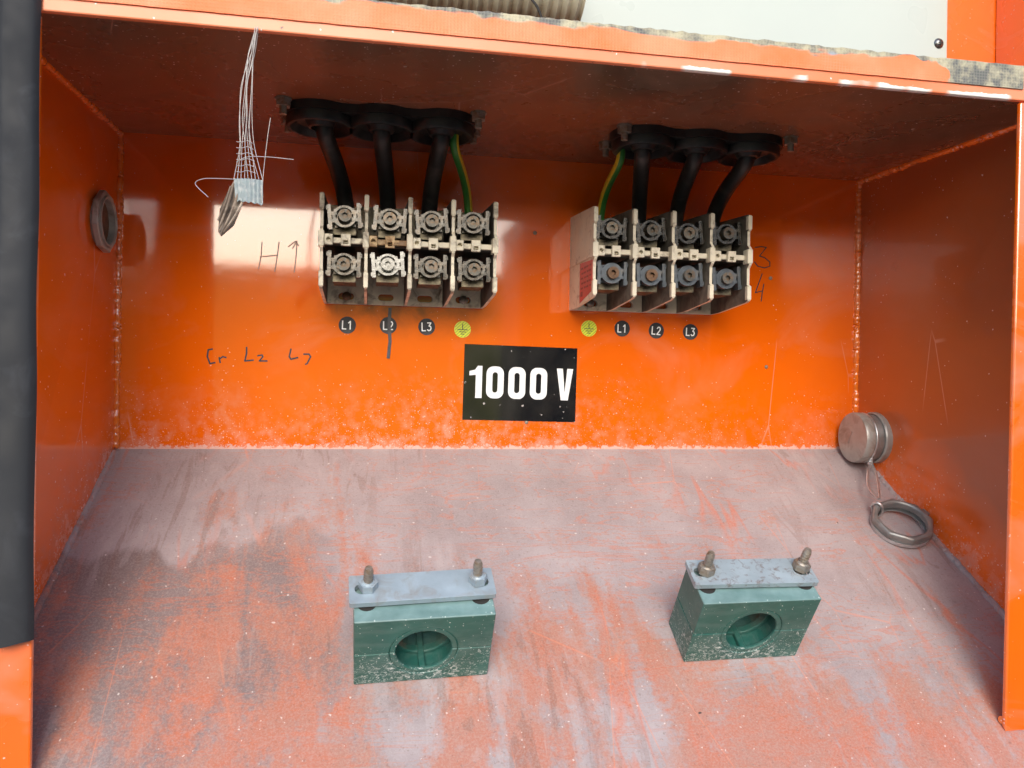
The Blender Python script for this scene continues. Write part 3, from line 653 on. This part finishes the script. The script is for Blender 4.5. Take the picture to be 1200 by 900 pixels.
# ------------------------------------------------------------------ green cable clamps on the floor
def half_block(m, sgn, w, n0, n1, dep, r, nc):   # half of the clamp body; notch circle centred at height nc
    def sect(rad, y0, y1):
        N_ = 18; arc = [(rad*math.cos(math.pi*i/N_), nc+sgn*rad*math.sin(math.pi*i/N_)) for i in range(N_+1)]
        far = n1 if sgn > 0 else n0
        out = [(w/2, nc+sgn*.0002), (w/2, far), (-w/2, far), (-w/2, nc+sgn*.0002)]+[(x, max(z, nc+.0002) if sgn > 0 else min(z, nc-.0002)) for x, z in arc[::-1]]
        m.plate(out, [], y0, y1)
    g_ = .004
    sect(r+.0055, 0, dep)
    N_ = 18                                       # inner half rings: front rim, middle rib, back rim
    for ri, a_, b_ in ((r, .0004, g_), (r+.0008, dep*.42, dep*.58), (r, dep-g_, dep-.0004)):
        arc = [(math.cos(math.pi*i/N_), math.sin(math.pi*i/N_)) for i in range(N_+1)]
        m.plate([((r+.0053)*x, nc+sgn*(.0003+(r+.0053)*z)) for x, z in arc]+[(ri*x, nc+sgn*(.0003+ri*z)) for x, z in arc[::-1]], [], a_, b_)
    z_ = nc+sgn*(r+.0030); m.box((-.003, g_-.001, z_-.0028), (.003, dep-g_+.001, z_+.0028))
def clamp(q0, q1, label, rust, w=.1205, dep=.048, studs=((0, 0), (0, 0)), plate_rot=0, yshift=0):
    p0, p1 = floor_pt(*q0), floor_pt(*q1); mid = (p0+p1)/2
    e1 = (p1-p0).normalized(); e3 = N_FLOOR; e2 = e3.cross(e1).normalized(); e1 = e2.cross(e3)
    c = thing('cable_clamp', label, 'clamp', group='green cable clamps on the floor')
    c.matrix_world = Matrix(((e1.x, e2.x, e3.x, mid.x), (e1.y, e2.y, e3.y, mid.y), (e1.z, e2.z, e3.z, mid.z), (0, 0, 0, 1)))
    hh = .083; nc = .0405; w = (p1-p0).length
    lo = MB(); half_block(lo, -1, w, .0004, hh, dep, .0248, nc); lo.build('lower_half', M['green'], c, bevel=.0008, seg=1)
    up_ = MB(); half_block(up_, 1, w, .0004, hh, dep, .0248, nc); up_.build('upper_half', M['green'], c, bevel=.0008, seg=1)
    pm = Matrix.Translation((-.001, .0305, hh)) @ Matrix.Rotation(plate_rot, 4, 'Z') @ Matrix.Rotation(R(-90), 4, 'X')
    pl = MB().plate([(x, z) for x, z in rrect(w+.006, .0315, .002, 0, 0, 3)], [slot(.0160, .0115, -.0505, 0), slot(.0160, .0115, .0505, 0)], -.0076, -.0022, mat=pm)
    po_ = pl.build('cover_plate', M['galv_rust'] if rust else M['galv'], c, bevel=.0007)
    for i, s in enumerate((-1, 1)):
        bx = s*.0505+(.0022 if s < 0 else -.0022); P = Vector((bx, .0305, hh))
        lx, ly = studs[i]; d = Vector((lx, ly, 1)).normalized()
        n_ = 30
        st = MB(); st.tube([P-d*.012+d*(.043*k/n_) for k in range(n_+1)], lambda t: (.0043 if int(t*n_) % 2 else .0039)*(1 if t < .96 else .8), 12)
        so = st.build('stud', M['stud'], c, smooth=30)
        nt = MB(); hexnut(nt, P+d*.0078, .0083, .0072, d); nt.lathe([(.0062, 0), (.0052, .0012), (.004, .0012)], 18, mat=Matrix.Translation(P+d*.0150) @ zto(d))
        nt.build('nut', M['galv'] if not rust else M['stud'], so, smooth=30)
        MB().lathe([(.0085, 0), (.0085, .0006), (0, .0006)], 20, mat=Matrix.Translation((bx*1.02, .0305-.0105, hh-.0002))).build('recess', M['dark'], c)
    return c
clamp((414.4, 803.3), (571, 791), 'green plastic cable clamp with clean blue-grey plate, left of the two', False, studs=((.02, .03), (-.06, .10)), plate_rot=.012)
clamp((801, 776.5), (932, 769), 'green plastic cable clamp with rust-spotted plate, right of the two', True, studs=((.03, .10), (.10, .12)), plate_rot=-.02)

# ------------------------------------------------------------------ pipe fittings
# hexagonal lock nut round the hole in the left side panel
ln = thing('lock_nut', 'dull steel hexagonal lock nut round the hole in the left wall', 'nut', (XL, -.060, .2560))
lm = zto((1, 0, 0)); rp = ngon(.0345, 8, .25)
hx = MB(); hx.plate(rp, [ngon(.0275, 32)], -.0070, -.0002, mat=Matrix.Rotation(R(90), 4, 'Z'))
hx.build('hex_ring', M['fitting'], ln, smooth=30, bevel=.0012)
MB().lathe([(.0275, -.012), (.0275, .0090), (.0258, .0090), (.0245, .0075), (.0245, -.012)], 36, mat=lm).build('threaded_sleeve', M['fitting'], ln, smooth=40)
MB().lathe([(0, -.0), (.0246, -.0)], 32, mat=Matrix.Translation((.0006, 0, 0)) @ lm).build('bore_disc', M['rusty'], ln)  # disc added across the sleeve, coloured like the open bore's interior
# capped pipe socket on the right side panel
cp = thing('pipe_cap', 'grey round steel cap on a pipe stub in the right wall', 'cap', (XR+.003, -.0425, .0190))
cmx = zto((-1, 0, 0))
MB().lathe([(.0342, -.004), (.0342, .007), (.0330, .009), (.0322, .009)], 40, mat=cmx).build('collar', M['fitting'], cp, smooth=30)
MB().lathe([(.0312, .006), (.0312, .022), (.0305, .0235)], 40, mat=cmx).build('stub', M['cast'], cp, smooth=30)
cpp = MB().lathe([(.0312, .0225), (.0328, .0230), (.0335, .0248), (.0335, .0335), (.0322, .0358), (.0020, .0364), (0, .0364)], 44, mat=cmx).build('cap', M['fitting'], cp, smooth=30)
MB().box((-.0367, -.0010, -.009), (-.0362, .0010, .009)).build('scribed_mark', M['cast'], cpp, rot=(R(28), 0, 0), loc=(0, .004, 0))
# loose lock ring lying on the floor
rp0 = floor_pt(1053, 621)+N_FLOOR*.0045
nrm = (N_FLOOR+Vector((-.12, -.02, 0))).normalized()
lr = thing('lock_ring', 'loose dark steel octagonal lock ring lying on the floor', 'ring', rp0)
lrm = zto(nrm) @ Matrix.Rotation(.2, 4, 'Z')
rg = MB(); rot90 = lrm @ Matrix.Rotation(R(90), 4, 'X')
rg.plate(ngon(.0365, 8, .2), [ngon(.0280, 36)], .0050, .0150, mat=rot90); rg.build('octagon_ring', M['cast'], lr, smooth=30, bevel=.0024)
MB().lathe([(.0280, 0), (.0345, 0), (.0350, .0015), (.0350, .0052), (.0282, .0052)], 36, mat=lrm).build('shoulder', M['wire'], lr, smooth=30)
nub = MB().box((.0330, -.005, .003), (.0400, .005, .012), mat=lrm @ Matrix.Rotation(.25, 4, 'Z')); nub.build('lug', M['cast'], lr, bevel=.0012)
# tie wire: round the cap, twisted, down to the ring
cw = Vector((XR+.003, -.0425, .0190)); loop = [cw+Vector((-.0210, .0322*math.sin(a_), .0322*math.cos(a_))) for a_ in [2*math.pi*i/40 for i in range(41)]]
tw = MB(); tw.tube(loop, .0014, 8, caps=False)
def rwp(x, y, X): return hit(x, y, (X, 0, 0), (1, 0, 0))
A0 = rwp(1020, 538, .4610); A1 = rwp(1020, 543, .4580); B = rp0+lrm.to_3x3() @ Vector((-.0185, .0265, .020))
mid = (A1+B)/2
tw.tube(smooth_path([A0, A1, A1.lerp(B, .25)+Vector((-.009, -.004, 0)), A1.lerp(B, .6)+Vector((-.010, -.002, -.002)), B+Vector((0, 0, .004))]), .0016, 8)
tw.tube(smooth_path([A0+Vector((.002, 0, .002)), A1+Vector((.002, 0, 0)), A1.lerp(B, .3)+Vector((.004, 0, .003)), A1.lerp(B, .65)+Vector((.004, 0, .003)), B+Vector((.001, 0, .004))]), .0016, 8)
tw.tube([A1+Vector((.003*math.cos(i*.9), .003*math.sin(i*.9), .004-.0011*i)) for i in range(9)], .0015, 8)
rad_in = lrm.to_3x3() @ Vector((-.020, .0285, 0)).normalized()
tw.tube([rp0+rad_in*(.0322+.0066*math.cos(i*.35))+nrm*(.0080+.0102*math.sin(i*.35))+Vector((.0006*i/4, 0, 0)) for i in range(19)], .0017, 8)
tag(tw.build('tie_wire', M['wire'], smooth=60), 'thin galvanised wire looped from the pipe cap to the loose ring', 'wire')

# ------------------------------------------------------------------ frayed tape remnant hanging from the lip
YT = YF-.004
tp = thing('tape_remnant', 'frayed scrap of grey woven tape hanging by white threads from the lip', 'tape scrap', wall(300, 34, YT))
o0 = wall(300, 34, YT); W_ = lambda x, y, dy=0: wall(x, y, YT)-o0+Vector((0, dy, 0))
rt = random.Random(11); th_ = MB()
for k in range(9):
    xe = 274+k*4.2; ye_ = 210
    xm = 281+k*1.9+rt.uniform(-2, 2); dy = rt.uniform(-.002, .002)
    pts = [W_(301+rt.uniform(-2, 2), 32, dy), W_(292+k*.8+rt.uniform(-3, 3), 62, dy), W_(284+k*1.2+rt.uniform(-3, 3), 100, -dy), W_(280+k*1.9+rt.uniform(-2, 2), 140, dy), W_(xm, 172, dy), W_(xe, ye_, 0)]
    th_.tube(smooth_path(pts, 5), .00028, 5)
for k in range(6):
    y = 166+k*7; th_.tube(smooth_path([W_(277, y), W_(283, y+1, -.001), W_(290, y-1), W_(296+k*.8, y+2)], 3), .00025, 5)
for pts in ([W_(306, 237), W_(309, 200), W_(313, 165), W_(317, 138)], [W_(277, 190), W_(290, 184), W_(315, 184), W_(344, 187)], [W_(276, 210), W_(250, 209), W_(236, 210), (W_(229, 216)), W_(244, 231)]):
    th_.tube(smooth_path(pts, 6), .00027, 5)
th_.build('threads', M['thread'], tp)
tq = MB(); nx, nz = 14, 8; vs = []; fs = []
for j in range(nz+1):
    for i in range(nx+1):
        u, v = i/nx, j/nz; x = 274+34*u+2*v*(1-u); y = 209+2*u+(26+3*u)*v+1.0*math.sin(i*2.1)*v
        vs.append(W_(x, y, -.0025*math.sin(u*3.1)+(.0011 if i % 2 else 0)))
n_ = len(vs); vs += [Vector(v)+Vector((0, .0012, 0)) for v in vs]
for j in range(nz):
    for i in range(nx):
        a_ = j*(nx+1)+i; fs += [(a_, a_+1, a_+nx+2, a_+nx+1), (a_+n_+nx+1, a_+n_+nx+2, a_+n_+1, a_+n_)]
bd = [i for i in range(nx)]+[nx+(nx+1)*j for j in range(nz)]+[(nx+1)*nz+i for i in range(nx, 0, -1)]+[(nx+1)*j for j in range(nz, 0, -1)]
for i in range(len(bd)): a_, b_ = bd[i], bd[(i+1) % len(bd)]; fs.append((a_, b_, b_+n_, a_+n_))
tq.add(vs, fs).build('woven_tape', M['tape'], tp, smooth=50)
fd = MB(); O1 = [(275, 209), (284, 236), (272, 262), (258, 276), (254, 270), (257, 244), (266, 222)]
cen = (268, 244); vs = [W_(*cen, .006)]+[W_(x, y, .002+.006*((i*37) % 5)/5) for i, (x, y) in enumerate(O1)]
k_ = len(vs); vs += [Vector(v)+Vector((0, .0016, 0)) for v in vs]; m_ = len(O1)
fs = [(0, 1+i, 1+(i+1) % m_) for i in range(m_)]+[(k_, k_+1+(i+1) % m_, k_+1+i) for i in range(m_)]+[(1+i, k_+1+i, k_+1+(i+1) % m_, 1+(i+1) % m_) for i in range(m_)]
fo = fd.add(vs, fs).build('dried_adhesive_flap', M['tape_back'], tp)
for (a_, b_) in (((274, 213), (256, 268)), ((279, 226), (258, 275)), ((284, 236), (262, 272)), ((270, 218), (255, 258))):
    MB().tube(smooth_path([W_(*a_, .001), W_((a_[0]+b_[0])/2+2, (a_[1]+b_[1])/2, -.001), W_(*b_, .001)], 5), .0009, 6).build('crease', M['tape_back'], fo)
